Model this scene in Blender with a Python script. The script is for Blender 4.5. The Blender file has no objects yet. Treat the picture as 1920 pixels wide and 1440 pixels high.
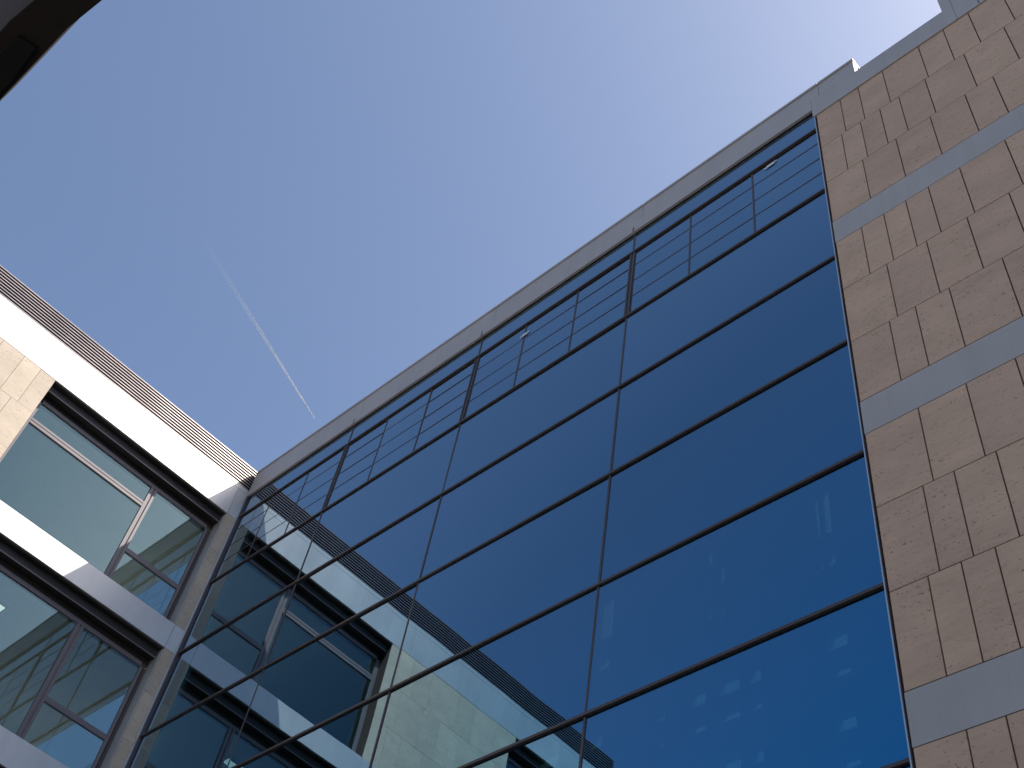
import bpy, bmesh, math, random
from mathutils import Vector, Matrix
random.seed(7)
scn = bpy.context.scene
COL = scn.collection
H = 1.6                      # eye height; the camera stands at the origin of the plan
YF = 8.0                     # plane of the glass facade (faces -Y)
XL = -19.1126                # plane of the stone building's facade (faces +X)

# ---------------------------------------------------------------- camera
right = Vector((0.7298048217752068, 0.6702345514542065, 0.13479824980554123))
down = Vector((-0.4698074458556966, 0.6349156231563746, -0.6133213801022259))
fwd = Vector((-0.49665469486576436, 0.3842756790494695, 0.7782456659428715))
cam = bpy.data.cameras.new('camera'); co = bpy.data.objects.new('camera', cam); COL.objects.link(co)
R = Matrix((right, -down, -fwd)).transposed().to_4x4()
co.matrix_world = Matrix.Translation((0, 0, H)) @ R
cam.sensor_width = 36; cam.lens = 36 * 2207.016 / 1920
cam.clip_start = 0.05; cam.clip_end = 60000
scn.camera = co
# ---------------------------------------------------------------- light
SUN = Vector((0.4406, 0.4053, 0.8010)).normalized()
el = math.asin(SUN.z); az = math.atan2(SUN.x, SUN.y)
w = bpy.data.worlds.new('World'); scn.world = w; w.use_nodes = True
nt = w.node_tree; bg = nt.nodes['Background']
sky = nt.nodes.new('ShaderNodeTexSky'); sky.sky_type = 'NISHITA'; sky.sun_disc = False
sky.sun_elevation = el; sky.sun_rotation = az
sky.altitude = 0; sky.air_density = 1.0; sky.dust_density = 2.7; sky.ozone_density = 2.5
nt.links.new(sky.outputs[0], bg.inputs[0]); bg.inputs[1].default_value = 0.12
sl = bpy.data.lights.new('sun', 'SUN'); so = bpy.data.objects.new('sun', sl); COL.objects.link(so)
sl.energy = 4.8; sl.angle = math.radians(0.5); sl.color = (1.0, 0.925, 0.83)
so.rotation_euler = SUN.to_track_quat('Z', 'Y').to_euler(); so.location = (0, 0, 60)
scn.view_settings.view_transform = 'Standard'; scn.view_settings.look = 'None'
scn.view_settings.exposure = 0.70; scn.view_settings.gamma = 1
scn.cycles.max_bounces = 12; scn.cycles.glossy_bounces = 6; scn.cycles.transparent_max_bounces = 16

# ---------------------------------------------------------------- materials
def mat(name):
    m = bpy.data.materials.new(name); m.use_nodes = True
    return m, m.node_tree, m.node_tree.nodes['Principled BSDF']
def N(nt, t, **k):
    n = nt.nodes.new(t)
    for a, v in k.items(): setattr(n, a, v)
    return n
def noise(nt, scale, detail=3, vec=None, rough=0.5):
    n = N(nt, 'ShaderNodeTexNoise'); n.inputs['Scale'].default_value = scale
    n.inputs['Detail'].default_value = detail; n.inputs['Roughness'].default_value = rough
    if vec is not None: nt.links.new(vec, n.inputs['Vector'])
    return n
def ramp(nt, src, stops):
    r = N(nt, 'ShaderNodeValToRGB'); e = r.color_ramp.elements
    while len(e) < len(stops): e.new(0.5)
    for i, (p, c) in enumerate(stops): e[i].position = p; e[i].color = (*c, 1) if len(c) == 3 else c
    nt.links.new(src, r.inputs[0]); return r
def mixc(nt, mode, fac, a, b):
    n = N(nt, 'ShaderNodeMix', data_type='RGBA', blend_type=mode)
    for sock, v in ((n.inputs[0], fac), (n.inputs[6], a), (n.inputs[7], b)):
        if isinstance(v, (int, float)): sock.default_value = v
        elif isinstance(v, tuple): sock.default_value = (*v, 1)
        else: nt.links.new(v, sock)
    return n.outputs[2]
def objvec(nt, scale=(1, 1, 1)):
    tc = N(nt, 'ShaderNodeTexCoord'); mp = N(nt, 'ShaderNodeMapping'); mp.inputs['Scale'].default_value = scale
    nt.links.new(tc.outputs['Object'], mp.inputs[0]); return mp.outputs[0]

def stone_mat(name, base, axis):
    """travertine slabs: fine horizontal veins, small dark and rusty pits, slab to slab tone"""
    m, nt, b = mat(name)
    st = (1, 1, 3.2) 
    v = objvec(nt, (1, 1, 4.5)); v2 = objvec(nt, (1, 1, 1.9)); v3 = objvec(nt)
    at = N(nt, 'ShaderNodeAttribute', attribute_name='tone')
    off = N(nt, 'ShaderNodeVectorMath', operation='MULTIPLY_ADD')   # every slab cut from another place
    nt.links.new(at.outputs['Color'], off.inputs[0]); off.inputs[1].default_value = (37, 23, 51)
    nt.links.new(v, off.inputs[2])
    off2 = N(nt, 'ShaderNodeVectorMath', operation='MULTIPLY_ADD')
    nt.links.new(at.outputs['Color'], off2.inputs[0]); off2.inputs[1].default_value = (17, 43, 31)
    nt.links.new(v2, off2.inputs[2])
    vein = noise(nt, 5.0, 6, off.outputs[0], 0.65)
    c = ramp(nt, vein.outputs[0], [(0.25, tuple(x * 0.90 for x in base)), (0.5, base), (0.75, tuple(min(1, x * 1.06) for x in base))]).outputs[0]
    cloud = noise(nt, 1.3, 3, off2.outputs[0])
    c = mixc(nt, 'MULTIPLY', 1.0, c, ramp(nt, cloud.outputs[0], [(0.3, (0.90, 0.89, 0.87)), (0.7, (1.05, 1.04, 1.02))]).outputs[0])
    # per slab tone
    sep = N(nt, 'ShaderNodeSeparateColor'); nt.links.new(at.outputs['Color'], sep.inputs[0])
    c = mixc(nt, 'MULTIPLY', 1.0, c, ramp(nt, sep.outputs[0], [(0.0, (0.93, 0.92, 0.92)), (0.5, (0.98, 0.97, 0.96)), (1.0, (1.03, 1.02, 1.0))]).outputs[0])
    pit = noise(nt, 26, 2, off2.outputs[0], 0.6)
    zone = noise(nt, 3.0, 2, off.outputs[0])
    pm = ramp(nt, pit.outputs[0], [(0.61, (0, 0, 0)), (0.67, (1, 1, 1))]).outputs[0]
    zm = ramp(nt, zone.outputs[0], [(0.46, (0, 0, 0)), (0.58, (1, 1, 1))]).outputs[0]
    pz = mixc(nt, 'MULTIPLY', 1.0, pm, zm)
    c = mixc(nt, 'MIX', pz, c, tuple(x * 0.42 for x in base))
    pit2 = noise(nt, 11, 2, off2.outputs[0], 0.6)
    c = mixc(nt, 'MIX', ramp(nt, pit2.outputs[0], [(0.66, (0, 0, 0)), (0.74, (0.6, 0.6, 0.6))]).outputs[0], c, (base[0] * 0.8, base[1] * 0.55, base[2] * 0.32))
    nt.links.new(c, b.inputs['Base Color']); b.inputs['Roughness'].default_value = 0.75
    b.inputs['Specular IOR Level'].default_value = 0.3
    bp = N(nt, 'ShaderNodeBump'); bp.inputs['Strength'].default_value = 0.25; bp.inputs['Distance'].default_value = 0.01
    nt.links.new(vein.outputs[0], bp.inputs['Height']); nt.links.new(bp.outputs[0], b.inputs['Normal'])
    return m

def paint_mat(name, col, rough=0.45, metallic=0.0, var=0.05, spec=0.4):
    m, nt, b = mat(name)
    v = objvec(nt); a = noise(nt, 0.9, 4, v); f = noise(nt, 60, 2, v)
    c = mixc(nt, 'MULTIPLY', 1.0, col, ramp(nt, a.outputs[0], [(0.3, (1 - var,) * 3), (0.7, (1 + var,) * 3)]).outputs[0])
    c = mixc(nt, 'MULTIPLY', 1.0, c, ramp(nt, f.outputs[0], [(0.3, (0.97,) * 3), (0.7, (1.03,) * 3)]).outputs[0])
    sk = noise(nt, 1.0, 4, objvec(nt, (5, 5, 0.5)), 0.7)
    c = mixc(nt, 'MULTIPLY', 1.0, c, ramp(nt, sk.outputs[0], [(0.35, (0.955, 0.95, 0.94)), (0.6, (1.01,) * 3)]).outputs[0])
    nt.links.new(c, b.inputs['Base Color'])
    b.inputs['Metallic'].default_value = metallic; b.inputs['Specular IOR Level'].default_value = spec
    rr = ramp(nt, a.outputs[0], [(0.3, (rough * 0.9,) * 3), (0.7, (min(1, rough * 1.15),) * 3)])
    nt.links.new(rr.outputs[0], b.inputs['Roughness'])
    return m

def glass_mat(name, refl, refl_graze, trans, normal_fac, bump, scale):
    """coated facade glass: mirror share grows with the angle; the rest is tinted see-through"""
    m, nt, b = mat(name); out = nt.nodes['Material Output']; nt.nodes.remove(b)
    g = N(nt, 'ShaderNodeBsdfGlossy'); g.inputs['Roughness'].default_value = 0.0
    t = N(nt, 'ShaderNodeBsdfTransparent'); t.inputs[0].default_value = (*trans, 1)
    lw = N(nt, 'ShaderNodeLayerWeight'); lw.inputs['Blend'].default_value = 0.5
    cr = ramp(nt, lw.outputs['Facing'], [(0.25, refl), (0.75, refl_graze), (0.9, (1, 1, 1))])
    oi = N(nt, 'ShaderNodeObjectInfo')
    pv = ramp(nt, oi.outputs['Random'], [(0.0, (0.93, 0.94, 0.95)), (1.0, (1.0, 1.0, 1.0))])
    nt.links.new(mixc(nt, 'MULTIPLY', 1.0, cr.outputs[0], pv.outputs[0]), g.inputs[0])
    nf = normal_fac
    mr = ramp(nt, lw.outputs['Facing'], [(0.0, (nf,) * 3), (0.5, (nf + 0.03,) * 3), (0.75, (nf + (1 - nf) * 0.55,) * 3), (1.0, (1.0,) * 3)])
    mx = N(nt, 'ShaderNodeMixShader'); nt.links.new(mr.outputs[0], mx.inputs[0])
    nt.links.new(t.outputs[0], mx.inputs[1]); nt.links.new(g.outputs[0], mx.inputs[2])
    at = N(nt, 'ShaderNodeObjectInfo')
    v = objvec(nt)
    ad = N(nt, 'ShaderNodeVectorMath', operation='MULTIPLY_ADD'); nt.links.new(at.outputs['Random'], ad.inputs[0])
    ad.inputs[1].default_value = (40, 50, 60); nt.links.new(v, ad.inputs[2])
    nz = noise(nt, scale, 1, ad.outputs[0])
    bp = N(nt, 'ShaderNodeBump'); bp.inputs['Strength'].default_value = 1.0; bp.inputs['Distance'].default_value = bump
    nt.links.new(nz.outputs[0], bp.inputs['Height']); nt.links.new(bp.outputs[0], g.inputs['Normal'])
    nt.links.new(mx.outputs[0], out.inputs[0])
    return m

M = {}
M['stone_r'] = stone_mat('travertine', (0.64, 0.45, 0.325), 'x')
M['stone_l'] = stone_mat('pale_travertine', (0.55, 0.475, 0.39), 'y')
M['band'] = paint_mat('grey_panel', (0.46, 0.43, 0.41), 0.5)
M['white'] = paint_mat('pale_panel', (0.62, 0.605, 0.59), 0.40, metallic=0.5)
M['fascia'] = paint_mat('fascia_sheet', (0.47, 0.43, 0.415), 0.45)
M['slat'] = paint_mat('slat_paint', (0.38, 0.34, 0.335), 0.30, metallic=0.9)
M['dark'] = paint_mat('dark_backing', (0.018, 0.010, 0.010), 0.9, spec=0.1)
M['joint'] = paint_mat('joint_brown', (0.05, 0.03, 0.024), 0.9)  # dark brown backing that shows in the open joints between panels
M['frame'] = paint_mat('bronze_frame', (0.075, 0.06, 0.062), 0.4, var=0.08)
M['frame_l'] = paint_mat('window_frame_grey', (0.17, 0.15, 0.165), 0.4)
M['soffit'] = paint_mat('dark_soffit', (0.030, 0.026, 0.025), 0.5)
M['alu'] = paint_mat('bare_aluminium', (0.55, 0.56, 0.58), 0.35, metallic=0.7)
M['roof'] = paint_mat('roof_felt', (0.18, 0.18, 0.18), 0.9)
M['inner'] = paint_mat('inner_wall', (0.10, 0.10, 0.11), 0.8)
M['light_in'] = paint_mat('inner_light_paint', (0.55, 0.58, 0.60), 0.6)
M['room_paint'] = paint_mat('room_paint', (0.62, 0.62, 0.58), 0.8)
M['canopy'] = paint_mat('canopy_steel', (0.05, 0.044, 0.042), 0.9, spec=0.05)
M['black'] = paint_mat('black_plastic', (0.008, 0.008, 0.008), 0.6)
M['canopy_glass'] = paint_mat('canopy_panel', (0.24, 0.26, 0.34), 0.5)
M['sticker'] = paint_mat('white_label', (0.80, 0.80, 0.80), 0.6)
M['ground'] = paint_mat('paving', (0.10, 0.09, 0.08), 0.85, var=0.15)
M['glass'] = glass_mat('blue_mirror_glass', (0.08, 0.50, 0.90), (0.62, 0.73, 0.80), (0.22, 0.37, 0.33), 0.42, 0.0022, 0.55)
M['glass_vent'] = glass_mat('vent_glass', (0.08, 0.50, 0.90), (0.62, 0.73, 0.80), (0.22, 0.37, 0.33), 0.42, 0.0014, 1.4)
M['glass_l'] = glass_mat('teal_window_glass', (0.44, 0.64, 0.70), (0.8, 0.9, 0.9), (0.54, 0.62, 0.62), 0.15, 0.0014, 0.6)

# ---------------------------------------------------------------- mesh helpers
class MB:
    def __init__(s): s.bm = bmesh.new(); s.tone = s.bm.faces.layers.int.new('t'); s.tones = []
    def box(s, x0, x1, y0, y1, z0, z1, tone=None):
        if x0 > x1: x0, x1 = x1, x0
        if y0 > y1: y0, y1 = y1, y0
        if z0 > z1: z0, z1 = z1, z0
        v = [s.bm.verts.new(p) for p in ((x0,y0,z0),(x1,y0,z0),(x1,y1,z0),(x0,y1,z0),(x0,y0,z1),(x1,y0,z1),(x1,y1,z1),(x0,y1,z1))]
        if tone is not None: s.tones.append(tone)
        for f in ((3,2,1,0),(4,5,6,7),(0,1,5,4),(1,2,6,5),(2,3,7,6),(3,0,4,7)):
            fc = s.bm.faces.new([v[i] for i in f])
            if tone is not None: fc[s.tone] = len(s.tones)
        return s
    def prism(s, pts, ax, a0, a1):
        """outline pts extruded along axis ax from a0 to a1"""
        def P(p, a):
            q = list(p); q.insert(ax, a); return q
        lo = [s.bm.verts.new(P(p, a0)) for p in pts]; hi = [s.bm.verts.new(P(p, a1)) for p in pts]
        n = len(pts); s.bm.faces.new(lo[::-1]); s.bm.faces.new(hi)
        for i in range(n): s.bm.faces.new((lo[i], lo[(i+1) % n], hi[(i+1) % n], hi[i]))
        return s
    def build(s, name, m, parent=None, bevel=0):
        bmesh.ops.recalc_face_normals(s.bm, faces=s.bm.faces)
        me = bpy.data.meshes.new(name)
        idx = [f[s.tone] for f in s.bm.faces]
        s.bm.to_mesh(me); s.bm.free()
        if s.tones:
            a = me.color_attributes.new('tone', 'FLOAT_COLOR', 'CORNER')
            for p in me.polygons:
                t = s.tones[idx[p.index] - 1] if idx[p.index] else (0.5, 0.5, 0.5)
                for li in p.loop_indices: a.data[li].color = (*t, 1)
        me.materials.append(M[m] if isinstance(m, str) else m)
        o = bpy.data.objects.new(name, me); COL.objects.link(o)
        if parent: o.parent = parent
        if bevel:
            b = o.modifiers.new('bevel', 'BEVEL'); b.width = bevel; b.segments = 2; b.limit_method = 'ANGLE'
        return o
def rt(): return (random.random(), random.random(), random.random())
def empty(name, loc=(0, 0, 0), parent=None):
    o = bpy.data.objects.new(name, None); o.location = loc; o.empty_display_size = 0.5; COL.objects.link(o)
    if parent: o.parent = parent
    return o
def tag(o, label=None, cat=None, group=None, kind=None):
    if label: o['label'] = label
    if cat: o['category'] = cat
    if group: o['group'] = group
    if kind: o['kind'] = kind

# ---------------------------------------------------------------- ground
g = MB().box(-3000, 3000, -3000, 3000, -0.5, 0).build('ground', 'ground'); tag(g, kind='structure')

# ================================================================ GLASS BUILDING (right)
GB = empty('glass_building')
tag(GB, 'tall block with blue mirror glass curtain wall beside beige stone cladding and grey metal parapet', 'building')
def ax(xa, y): return xa * y / YF                       # plan position of something measured on the facade, for a piece at depth y
def az_(za, y): return H + (za - H) * y / YF
C = [XL, -15.40, -11.569, -7.716, -3.907]
Z = dict(GT=20.375, T1=19.592, T2=17.589, T3=15.705, T4=13.741, T5=11.676, T6=9.721, T7=7.758)
rows = ['GT', 'T1', 'T2', 'T3', 'T4', 'T5', 'T6', 'T7']
zl = [Z[r] for r in rows]; extra = [5.80, 3.85, 1.90, 0.05]
zall = zl + extra
GX1 = -3.915
def pane(x0, x1, z0, z1, parent=GB, m='glass', tilt=0.0018, y=YF):
    cx, cz = (x0 + x1) / 2, (z0 + z1) / 2
    o = MB().box(x0 - cx, x1 - cx, 0, 0.016, z0 - cz, z1 - cz).build('glass_pane', m, parent)
    o.location = (cx, y, cz)
    o.rotation_euler = (random.gauss(0, tilt), 0, random.gauss(0, tilt))
    return o
# big panes: every bay x every row except the vent row
for r in range(len(zall) - 1):
    if r == 1: continue
    for c in range(4):
        pane(C[c] + (0.07 if c == 0 else 0.012), (C[c + 1] if c < 3 else GX1) - 0.012, zall[r + 1] + 0.01, zall[r] - 0.01)
# mullions (thin, nearly flush) and transoms (deeper bars)
for r in range(len(zall) - 1):
    for c in (1, 2, 3):
        if r == 1: continue
        MB().box(C[c] - 0.016, C[c] + 0.016, YF - 0.012, YF + 0.10, zall[r + 1] + 0.03, zall[r] - 0.03).build('mullion', 'frame', GB, 0.004)
for i, z in enumerate(zall[1:]):
    MB().box(XL + 0.06, GX1, YF - 0.034, YF + 0.12, z - 0.022, z + 0.022).build('transom', 'frame', GB, 0.006)
# vent windows in the row below the top strip: three casements a bay, each with three glazing bars
zt, zb = Z['T1'] - 0.022, Z['T2'] + 0.022
for c in range(4):
    xe0, xe1 = C[c], C[c + 1] if c < 3 else GX1
    for k in range(3):
        x0 = xe0 + (xe1 - xe0) * k / 3; x1 = xe0 + (xe1 - xe0) * (k + 1) / 3
        if k == 0: x0 += 0.055 if c else 0.07
        if k == 2: x1 -= 0.055 if c < 3 else 0.0
        wn = empty('vent_window', ((x0 + x1) / 2, YF, zb), GB)
        ox, oz = (x0 + x1) / 2, zb
        f = MB()
        f.box(x0 - ox, x0 - ox + 0.016, -0.004, 0.05, 0, zt - zb).box(x1 - ox - 0.016, x1 - ox, -0.004, 0.05, 0, zt - zb)
        f.box(x0 - ox + 0.016, x1 - ox - 0.016, -0.003, 0.05, 0, 0.012).box(x0 - ox + 0.016, x1 - ox - 0.016, -0.003, 0.05, zt - zb - 0.012, zt - zb)
        f.build('window_frame', 'frame', wn)
        p = MB().box(x0 - ox + 0.02, x1 - ox - 0.02, 0.004, 0.016, 0.018, zt - zb - 0.018).build('glass_pane', 'glass_vent', wn)
        p.rotation_euler = (random.gauss(0, 0.0012), 0, random.gauss(0, 0.0012))
        for zz in (19.127, 18.627, 18.150):
            MB().box(x0 - ox + 0.016, x1 - ox - 0.016, -0.001, 0.03, zz - 0.009 - oz, zz + 0.009 - oz).build('glazing_bar', 'frame', wn)
for c in (1, 2, 3):
    MB().box(C[c] - 0.050, C[c] - 0.020, YF - 0.022, YF + 0.12, zb, zt).box(C[c] + 0.020, C[c] + 0.050, YF - 0.022, YF + 0.12, zb, zt).box(C[c] - 0.020, C[c] + 0.020, YF - 0.006, YF + 0.12, zb, zt).build('mullion', 'frame', GB, 0.003)
# small white labels left on two vents
for xa, xb, z0, z1 in ((-10.385, -10.175, 19.205, 19.275), (-4.935, -4.715, 19.395, 19.465)):
    MB().box(xa, xb - .03, YF - 0.016, YF - 0.013, z0, z0 + 0.035).box(xa + 0.05, xb + .02, YF - 0.0165, YF - 0.0135, z0 + 0.035, z0 + 0.065).build('paper_label', 'sticker', GB)
# bright metal edge strips
MB().box(XL + 0.012, XL + 0.030, YF - 0.085, YF + 0.1, 0, 20.30).build('corner_strip', 'alu', GB, 0.004)
MB().box(XL + 0.034, XL + 0.066, YF - 0.05, YF + 0.1, 0, 20.28).build('corner_strip', 'frame', GB, 0.004)
MB().box(-3.914, -3.900, YF - 0.045, YF + 0.1, 0.0, 20.16).build('edge_strip', 'alu', GB)
# fascia over the glass and on over the stone; head gap under it
yf, yc = 7.94, 7.922
fb = az_(20.372, yf); ft = az_(21.16, yc)
MB().box(XL + 0.03, GX1, YF - 0.012, YF + 0.12, Z['GT'] - 0.008, 20.62).build('head_frame', 'black', GB)
jx = [XL + 0.03, -15.22, -11.29, -7.52, -3.76, ax(-3.10, yf)]
for i in range(5):
    a = jx[i] + (0.004 if i else 0); b = jx[i + 1] - (0.004 if i < 4 else 0)
    MB().box(a, b, yf, yf + 0.05, fb + 0.35, ft).build('fascia_panel', 'fascia', GB)
MB().box(XL + 0.03, -3.93, yf, yf + 0.045, fb, fb + 0.3485).build('fascia_panel', 'fascia', GB)
for c in (1, 2, 3): MB().box(C[c] - 0.012, C[c] + 0.012, yf - 0.006, yf + 0.02, fb + 0.01, fb + 0.16).build('joint_strip', 'frame', GB)
PTr = az_(21.235, yc); xe = ax(-3.10, yf)
for i in range(5):     # coping cap, same joints
    a = jx[i] + (0.003 if i else 0); b = jx[i + 1] - (0.003 if i < 4 else -0.012)
    mb = MB()
    if i == 0:
        mb.prism([(a, ft + 0.008), (b, ft + 0.008), (b, PTr), (a + 0.10, PTr), (a, PTr - 0.07)], 1, yc, yc + 0.62)
    else: mb.box(a, b, yc, yc + 0.62, ft + 0.008, PTr)
    mb.build('coping', 'fascia', GB, 0.004)
MB().box(XL - 6, xe - 0.004, yf + 0.48, yf + 0.55, 20.2, ft).build('parapet_back', 'white', GB)
MB().box(xe - 0.012, xe, yf + 0.0505, yf + 0.12, 20.42, ft).build('parapet_end', 'white', GB)
# grey panel over the stone, then the low coping and the taller upstand to the right
sy = 7.96
PLr = az_(20.69, yf); FBr = az_(20.058, sy); xs = ax(-1.525, yf)
MB().box(-3.926, xe, yf + 0.0005, yf + 0.05, FBr, fb + 0.348).build('fascia_panel', 'band', GB)
MB().box(xe + 0.001, xs, yf + 0.0005, yf + 0.06, FBr, PLr).build('fascia_panel', 'band', GB)
MB().box(xe + 0.001, xs, yf + 0.061, yf + 0.62, PLr - 0.05, PLr - 0.002).build('coping', 'fascia', GB)
for a, b in ((xs + 0.001, -1.350), (-1.345, 1.5), (1.505, 4.5), (4.505, 7.5), (7.505, 12)):
    MB().box(a, b, yf, yf + 0.045, FBr if a < -1.4 or a > -1 else FBr, 22.6).build('upstand_panel', 'band', GB)
MB().box(ax(-0.987, yf) - 0.006, ax(-0.987, yf) + 0.006, yf - 0.004, yf + 0.01, FBr + 0.02, 20.75).build('joint_strip', 'frame', GB)
MB().box(xs + 0.004, 12, yf + 0.0455, yf + 0.09, FBr, 22.59).build('upstand_backing', 'joint', GB)
# stone cladding
bands = [(16.609, 16.033), (12.527, 11.947), (8.450, 7.873), (4.37, 3.79)]
XR = 12.0
jt = {
 0: [-3.446, -3.111, -2.67, -2.035, -1.609, -1.191, -0.663], 1: [-3.527, -3.193, -2.857, -2.533, -2.095, -1.465, -0.838],
 2: [-3.282, -2.736, -2.19, -1.653, -1.235, -0.6], 3: [-3.491, -3.150, -2.819, -2.487, -2.036, -1.408, -0.75],
 4: [-3.251, -2.693, -2.143, -1.594, -1.05], 5: [-3.365, -3.018, -2.58, -1.916, -1.35], 6: [-3.241, -2.680, -2.126, -1.6],
 7: [-3.361, -3.018, -2.57, -2.1, -1.6], 8: [-3.485, -3.146, -2.810, -2.45], 9: [-3.406, -3.06, -2.55]}
def courses():
    top = 20.058; n = 0
    for (bt, bb) in bands + [(0.0, 0.0)]:
        lo = bt; k = 3
        for i in range(k):
            yield n, top - (top - lo) * i / k, top - (top - lo) * (i + 1) / k; n += 1
        top = bb
storey = {}
for n, z1, z0 in courses():
    js = list(jt.get(n, [-3.3 + random.choice((0, .11, .22))]))
    while js[-1] < XR - 0.6: js.append(js[-1] + random.choice((0.334, 0.445, 0.556, 0.63, 0.63)))
    js = [-3.895] + js + [XR]
    for a, b in zip(js, js[1:]):
        st = storey.get(n // 3) or storey.setdefault(n // 3, MB())
        st.box(ax(a, sy) + 0.008, ax(b, sy) - 0.008, sy + random.uniform(0, 0.0015), sy + 0.03, az_(z0, sy) + 0.0060, az_(z1, sy) - 0.0060, rt())
for st in storey.values(): st.build('stone_cladding', 'stone_r', GB)
for bt, bb in bands:
    MB().box(ax(-3.895, sy), XR, sy + 0.001, sy + 0.03, az_(bb, sy) + 0.006, az_(bt, sy) - 0.006).build('grey_band', 'band', GB)
MB().box(-3.893, XR, sy + 0.031, 8.30, 0, 20.05).build('wall', 'joint', GB)
MB().box(XL, -3.6, 8.62, 14.25, 19.9, 20.12).box(-3.599, XR, 8.62, 20.0, 19.9, 20.12).build('roof', 'roof', GB)
MB().box(-3.893, XR, 8.302, 8.61, 19.9, 20.09).build('roof_edge', 'roof', GB)
MB().box(XL, -3.90, 8.13, 8.61, 20.10, 20.18).build('roof_edge', 'roof', GB)
MB().box(XR - 0.3, XR, 8.31, 19.7, 0, 19.89).build('side_wall', 'stone_r', GB)
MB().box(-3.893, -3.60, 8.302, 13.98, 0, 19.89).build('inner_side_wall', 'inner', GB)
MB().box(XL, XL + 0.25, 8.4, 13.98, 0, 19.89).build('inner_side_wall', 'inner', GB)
# rear gallery wall behind the atrium: small window openings onto the sky
xcols = [(-18.0, -17.4), (-16.3, -15.9), (-14.7, -14.1), (-13.3, -13.0), (-12.32, -12.2), (-11.72, -11.50), (-10.95, -10.58), (-10.32, -9.85), (-9.66, -9.40), (-9.24, -9.03), (-8.93, -8.87), (-8.75, -8.70), (-8.45, -8.40), (-8.04, -7.67), (-6.9, -6.6), (-5.9, -5.3), (-4.7, -4.4)]
zrows = [(8.0, 8.6), (9.4, 10.0), (10.6, 11.2), (12.4, 12.9), (13.3, 13.7), (14.35, 14.67), (14.93, 15.38), (16.45, 17.25), (17.6, 18.9)]
slits = [(-13.9, -13.8), (-13.3, -13.0), (-12.32, -12.2), (-12.0, -11.96), (-11.3, -11.24), (-10.6, -10.45), (-10.3, -10.16), (-10.08, -9.98), (-9.9, -9.85), (-9.5, -9.42), (-9.24, -9.18), (-8.93, -8.87), (-8.75, -8.70), (-8.1, -7.98), (-7.9, -7.74), (-7.2, -7.15), (-6.9, -6.78), (-5.7, -5.62)]
rw = MB(); x = XL
ys0, ys1 = 14.0, 14.25
zc = 0
for z0, z1 in zrows:
    rw.box(XL, -3.6, ys0, ys1, zc, z0); x = XL
    for a, b in (xcols if z0 < 16 else slits):
        rw.box(x, a, ys0, ys1, z0, z1); x = b
    rw.box(x, -3.6, ys0, ys1, z0, z1); zc = z1
rw.box(XL, -3.6, ys0, ys1, zc, 19.89)
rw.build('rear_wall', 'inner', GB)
for x in (-17, -13.6, -10.2, -7.2, -4.9):
    MB().box(x - 0.16, x + 0.16, 11.2, 11.5, 0, 19.88).build('column', 'inner', GB)
for z in (7.87, 11.95, 15.9):
    MB().box(XL + 0.26, -3.9, 13.3, 13.98, z - 0.12, z + 0.12).build('gallery_floor', 'inner', GB)
for x0, z0, x1, z1 in ((-9.2, 12.2, -7.6, 15.7), (-6.6, 8.1, -5.2, 11.6), (-13.2, 12.2, -11.9, 15.7)):
    dx, dz = x1 - x0, z1 - z0; L = math.hypot(dx, dz); o = MB().box(0, L, -0.05, 0.05, -0.09, 0.09).build('brace', 'light_in', GB)
    o.location = (x0, 11.0, z0); o.rotation_euler = (0, -math.atan2(dz, dx), 0)

# ================================================================ STONE BUILDING (left)
SB = empty('stone_building')
tag(SB, 'sunlit block with pale stone, wide white metal bands, deep strip windows and slatted roof screen', 'building')
YE = -5.012
wb = [(20.427, 19.493), (16.248, 15.668), (12.503, 11.93), (8.70, 8.13), (4.90, 4.33)]   # (top, bottom) of each metal band
wins = [(3.011, 7.686), (-4.72, -1.299)]
# bands, split at their upright joints
def bandseg(z1, z0, cuts, name='metal_band'):
    for a, b in zip(cuts, cuts[1:]):
        MB().box(XL - 0.05, XL, a + 0.0035, b - 0.0035, z0, z1).build(name, 'white', SB)
bandseg(20.305, 19.493, [YE, -1.31, 2.40, 6.045, 7.705, 7.998])
bandseg(20.427, 20.313, [YE, -1.31, 2.40, 6.045, 7.998], 'band_cap')
for z1, z0 in wb[1:]: bandseg(z1, z0, [YE, -1.30, 3.011, 7.69, 7.998])
MB().box(XL - 0.055, XL - 0.0505, YE, 7.998, 20.2, 20.42).build('band_backing', 'dark', SB)
# slatted screen
n = 9; z0s, z1s = 20.427, 21.134; pitch = (z1s - z0s) / n
sc = empty('roof_screen', (XL, 0, z0s), SB)
MB().box(-0.12, -0.055, YE, 7.998, 0.01, z1s - z0s - 0.02).build('screen_backing', 'dark', sc)
for i in range(n):
    zz = 0.012 + i * pitch
    s_ = MB().prism([(-0.016, zz + 0.006), (-0.004, zz), (0, zz + 0.003), (0, zz + 0.026), (-0.006, zz + 0.030), (-0.016, zz + 0.030)], 1, YE, 7.998)
    so_ = s_.build('slat', 'slat', sc)
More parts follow.
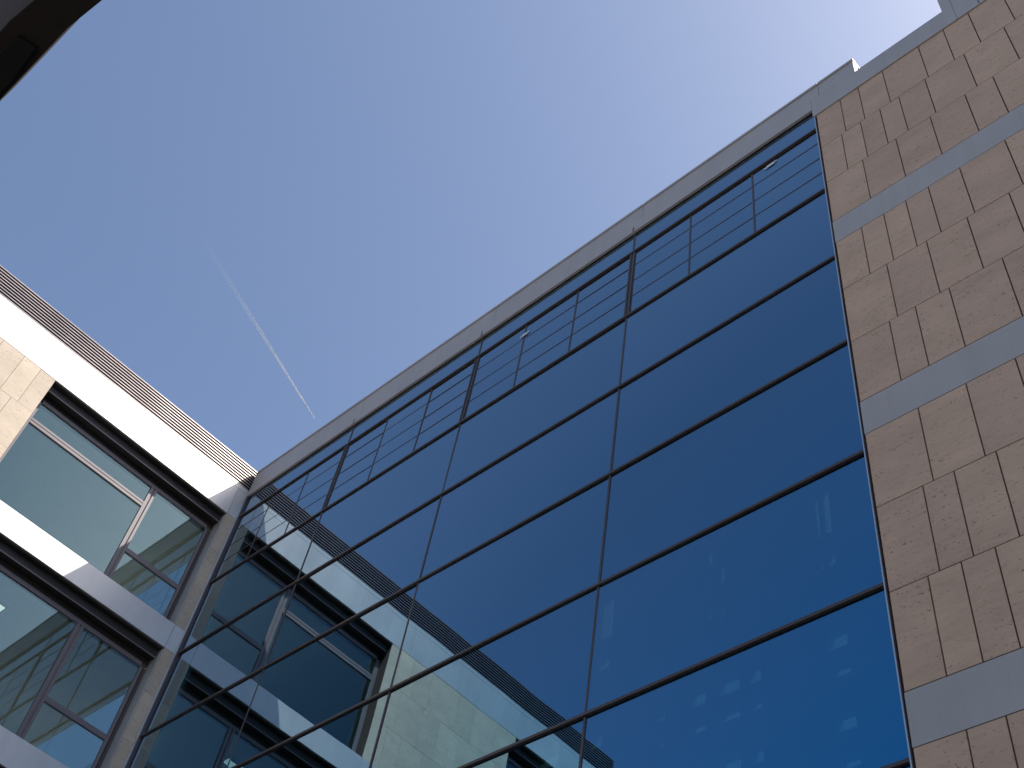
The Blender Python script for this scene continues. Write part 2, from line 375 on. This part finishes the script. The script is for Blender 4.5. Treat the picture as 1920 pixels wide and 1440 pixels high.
# stone panels: the piers between windows, course by course
def pier(y0, y1, z1, z0, joints=None):
    sl_ = MB()
    for k in range(3):
        a1 = z1 - (z1 - z0) * k / 3; a0 = z1 - (z1 - z0) * (k + 1) / 3
        js = [y0] + [j for j in ((joints or {}).get(k, [])) if y0 + .1 < j < y1 - .1] + [y1]
        for a, b in zip(js, js[1:]):
            sl_.box(XL - 0.035, XL - 0.004 - random.uniform(0, .0015), a + 0.0035, b - 0.0035, a0 + 0.003, a1 - 0.003, rt())
    sl_.build('stone_cladding', 'stone_l', SB)
for r in range(len(wb)):
    z1 = wb[r][1]; z0 = wb[r + 1][0] if r + 1 < len(wb) else 0.0
    J = {k: sorted(1.05 * i + random.choice((0, .35, .52)) - 5 for i in range(9)) for k in range(3)}
    if r == 0: J = {0: [-0.6, 0.2, 0.75, 1.717, 2.23, 2.645], 1: [-0.9, -.3, 0.5, 1.2, 1.75, 2.5], 2: [-0.5, 0.1, 0.9, 1.5, 2.2, 2.65]}
    pier(-1.299, 3.011, z1, z0, J); pier(YE, -4.72, z1, z0); pier(7.686, 7.998, z1, z0)
# walls behind the cladding
for r in range(len(wb)):
    z1 = wb[r][1]; z0 = wb[r + 1][0] if r + 1 < len(wb) else 0.0
    MB().box(XL - 0.40, XL - 0.0365, -1.296, 3.008, z0, z1).box(XL - 0.40, XL - 0.0365, YE + 0.003, -4.723, z0, z1).box(XL - 0.40, XL - 0.0365, 7.689, 8.3, z0, z1).build('wall', 'joint', SB)
    t = wb[r][0]
    MB().box(XL - 0.62, XL - 0.057, YE + 0.003, 8.3, z1 + 0.004, t - 0.004).build('spandrel', 'dark', SB)
def bar(f, d, y0, y1, z0, z1, depth=0.06): f.box(-d - depth, -d, y0, y1, z0, z1)
for r in range(len(wb)):
    z1 = wb[r][1]; z0 = wb[r + 1][0] if r + 1 < len(wb) else 0.6
    for wi, (y0, y1) in enumerate(wins):
        wn = empty('window', (XL, y0, z0), SB)
        Y = lambda y: y - y0
        ztop = z1 - 0.37; d = 0.34
        f = MB()
        # outer frame
        bar(f, d, 0.0, 0.10, 0, z1 - z0 - .42); bar(f, d, Y(y1) - 0.16, Y(y1) - 0.105, 0, z1 - z0 - .42); fo = MB(); bar(fo, d + .03, Y(y1) - 0.104, Y(y1) - 0.0, 0, z1 - z0 - .42); bar(fo, d + .005, Y(y1) - 0.075, Y(y1) - 0.045, 0, z1 - z0 - .42, 0.024); fo.build('outer_frame', 'frame', wn)
        bar(f, d, 0.10, Y(y1) - 0.16, ztop - z0 - .05, ztop - z0 + .04)
        m1 = Y(y1) - 1.60
        bar(f, d, m1 - 0.085, m1 - 0.02, 0, ztop - z0 - .05); bar(f, d + .02, m1 - .02, m1 + .015, 0, ztop - z0 - .05); bar(f, d, m1 + 0.015, m1 + 0.075, 0, ztop - z0 - .05)
        zlow = z0 + 1.06
        bar(f, d, m1 + 0.075, Y(y1) - 0.16, 1.02, 1.13)
        if r in (0, 2, 4):
            bar(f, d, 0.10, m1 - 0.085, z1 - z0 - 1.02, z1 - z0 - 0.95); bar(f, d, 0.10, m1 - 0.085, z1 - z0 - 0.935, z1 - z0 - 0.875)
        f.build('window_frame', 'frame_l', wn, 0.003)
        def wp(a, b, c, e, dd=0.37):
            cy, cz = (a + b) / 2, (c + e) / 2
            o = MB().box(-0.016, 0, a - cy, b - cy, c - cz, e - cz).build('glass_pane', 'glass_l', wn)
            o.location = (-dd, cy, cz); o.rotation_euler = (0, random.gauss(0, .0012), random.gauss(0, .0012))
        if r in (0, 2, 4):
            wp(0.09, m1 - 0.08, 0.0, z1 - z0 - 1.0); wp(0.09, m1 - 0.08, z1 - z0 - 0.89, ztop - z0)
        else: wp(0.09, m1 - 0.08, 0.0, ztop - z0)
        wp(m1 + 0.07, Y(y1) - 0.155, 0.0, 1.03); wp(m1 + 0.07, Y(y1) - 0.155, 1.12, ztop - z0)
        # deep soffit with the blind rail
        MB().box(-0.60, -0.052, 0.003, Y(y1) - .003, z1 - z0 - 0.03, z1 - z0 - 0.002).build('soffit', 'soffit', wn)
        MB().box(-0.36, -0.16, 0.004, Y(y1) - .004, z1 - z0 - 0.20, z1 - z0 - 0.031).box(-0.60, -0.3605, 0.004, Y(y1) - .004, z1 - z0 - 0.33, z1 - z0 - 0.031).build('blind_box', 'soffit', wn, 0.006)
        MB().box(-0.165, -0.150, 0.006, Y(y1) - .006, z1 - z0 - 0.222, z1 - z0 - 0.2005).build('blind_rail', 'frame_l', wn)
        MB().box(-0.42, -0.036, Y(y1) - .012, Y(y1) - 0.001, 0, z1 - z0 - 0.034).build('jamb_lining', 'white', wn)
        MB().box(-0.42, -0.052, 0.003, Y(y1) - .013, -0.02, 0.004).build('sill', 'alu', wn)
    # rooms behind
MB().box(XL - 6.2, XL - 6.0, YE + .1, 8.2, 0, 20.3).build('inner_wall', 'room_paint', SB)
for r in range(len(wb)):
    t, b = wb[r]
    MB().box(XL - 5.99, XL - 0.63, YE + .1, 8.2, b + 0.10, b + 0.40).build('floor_slab', 'room_paint', SB)
m_, nt_, b_ = mat('lit_tube'); b_.inputs['Emission Color'].default_value = (0.95, 1.0, 0.88, 1); b_.inputs['Emission Strength'].default_value = 1.2; M['lit'] = m_
lamp = MB().box(-21.35, -21.05, 3.75, 5.12, 15.735, 15.764).build('ceiling_light', 'frame_l', SB)
MB().box(-21.32, -21.08, 3.80, 5.07, 15.728, 15.7345).build('diffuser', 'lit', lamp)
MB().box(XL - 14, XL - 0.17, YE + 0.02, 8.0, 20.44, 20.9).build('roof', 'roof', SB)
MB().box(XL - 14, XL - 0.42, YE, YE + 0.25, 0, 20.42).build('end_wall', 'stone_l', SB)
MB().box(XL - 14, XL - 13.7, YE + .26, 8.0, 0, 20.42).build('back_wall', 'stone_l', SB)

# ================================================================ CANOPY corner overhead
zc = 8.0; k = (zc - H) / (4.6 - H)
CN = empty('canopy', (-4.6, -0.4, 0))
tag(CN, 'dark curved canopy edge with black box under it, overhead in the top left corner', 'canopy')
def P(p): return ((p[0]) * k + 4.6, (p[1]) * k + 0.4)
outer = [(-0.6, -0.02), (-1.2, -0.08), (-1.798, -0.165), (-1.924, -0.181), (-2.065, -0.199), (-2.265, -0.2045), (-2.423, -0.209), (-2.596, -0.218), (-3.2, -0.29), (-4.2, -0.46)]
inner = [(-0.6, -0.135), (-1.2, -0.20), (-1.81, -0.27), (-1.959, -0.289), (-2.077, -0.308), (-2.189, -0.322), (-2.30, -0.3235), (-2.42, -0.325), (-3.2, -0.40), (-4.2, -0.57)]
mb = MB()
for i in range(len(outer) - 1):
    mb.prism([P(outer[i]), P(outer[i + 1]), P(inner[i + 1]), P(inner[i])], 2, zc, zc + 0.22)
bmesh.ops.remove_doubles(mb.bm, verts=mb.bm.verts, dist=0.0005)
mb.build('edge_beam', 'canopy', CN)
mb = MB()
for i in range(len(inner) - 1):
    a, b = P(inner[i]), P(inner[i + 1]); mb.prism([a, b, (b[0], -2.6), (a[0], -2.6)], 2, zc + 0.06, zc + 0.10)
mb.build('roof_panel', 'canopy_glass', CN)
mb = MB(); mb.prism([P(q) for q in [(-2.197, -0.282), (-2.185, -0.226), (-2.346, -0.216), (-2.60, -0.238), (-2.60, -0.292), (-2.291, -0.288)]], 2, zc - 0.035, zc - 0.001)
mb.build('light_fitting', 'black', CN, 0.004)
for x in (-3.6, 2.6):
    mb = MB(); pts = [(x + 0.09 * math.cos(i * math.pi / 8), -2.3 + 0.09 * math.sin(i * math.pi / 8)) for i in range(16)]
    mb.prism(pts, 2, 0, zc + 0.055).build('post', 'canopy', CN)

# ================================================================ CONTRAIL
def trail_mat():
    m, nt, b = mat('contrail_vapour'); out = nt.nodes['Material Output']
    b.inputs['Base Color'].default_value = (0.9, 0.9, 0.9, 1); b.inputs['Roughness'].default_value = 1
    at = N(nt, 'ShaderNodeAttribute', attribute_name='dens')
    nz = noise(nt, 0.004, 4, objvec(nt), 0.7)
    mm = N(nt, 'ShaderNodeMath', operation='MULTIPLY'); nt.links.new(at.outputs['Fac'], mm.inputs[0])
    nt.links.new(ramp(nt, nz.outputs[0], [(0.3, (0.7,) * 3), (0.65, (1.0,) * 3)]).outputs[0], mm.inputs[1])
    t = N(nt, 'ShaderNodeBsdfTransparent'); mx = N(nt, 'ShaderNodeMixShader')
    nt.links.new(mm.outputs[0], mx.inputs[0]); nt.links.new(t.outputs[0], mx.inputs[1]); nt.links.new(b.outputs[0], mx.inputs[2])
    nt.links.new(mx.outputs[0], out.inputs[0]); return m
M['trail'] = trail_mat()
ALT = 9000
pa = Vector((-0.60162523, 0.10211287, 0.79222474)) * (ALT / 0.79222474)
pb = Vector((-0.62386781, 0.28649139, 0.7271256)) * (ALT / 0.7271256)
CT = empty('contrail', pb); tag(CT, 'thin double white contrail crossing the blue sky above the stone building', 'contrail')
dirv = (pa - pb); LEN = dirv.length; dirv.normalize(); side = dirv.cross(Vector((0, 0, 1))).normalized(); up = Vector((0, 0, 1))
rnd = random.Random(3)
for sgn in (-1, 1):
    bm = bmesh.new(); lay = bm.verts.layers.float.new('dens'); prev = None; SEG = 60
    for i in range(SEG + 1):
        t = i / SEG
        sep = 2 + 22 * min(1, t * 2.0) ** 0.9; rad = (2.4 + 6.5 * t) * rnd.uniform(0.9, 1.1)
        c = dirv * (LEN * t) + side * (sgn * sep * 0.5)
        ring = []
        for a in range(8):
            v = bm.verts.new(c + side * (rad * math.cos(a * math.pi / 4)) + up * (rad * math.sin(a * math.pi / 4)))
            v[lay] = (0.85 if sgn < 0 else 0.72) * (1 - t) ** 1.9 * min(1, 0.4 + t * 10) * (1 if t < 0.99 else 0); ring.append(v)
        if prev:
            for a in range(8): bm.faces.new((prev[a], prev[(a + 1) % 8], ring[(a + 1) % 8], ring[a]))
        prev = ring
    me = bpy.data.meshes.new('vapour_trail'); bm.to_mesh(me); bm.free(); me.materials.append(M['trail'])
    for p in me.polygons: p.use_smooth = True
    o = bpy.data.objects.new('vapour_trail', me); COL.objects.link(o); o.parent = CT
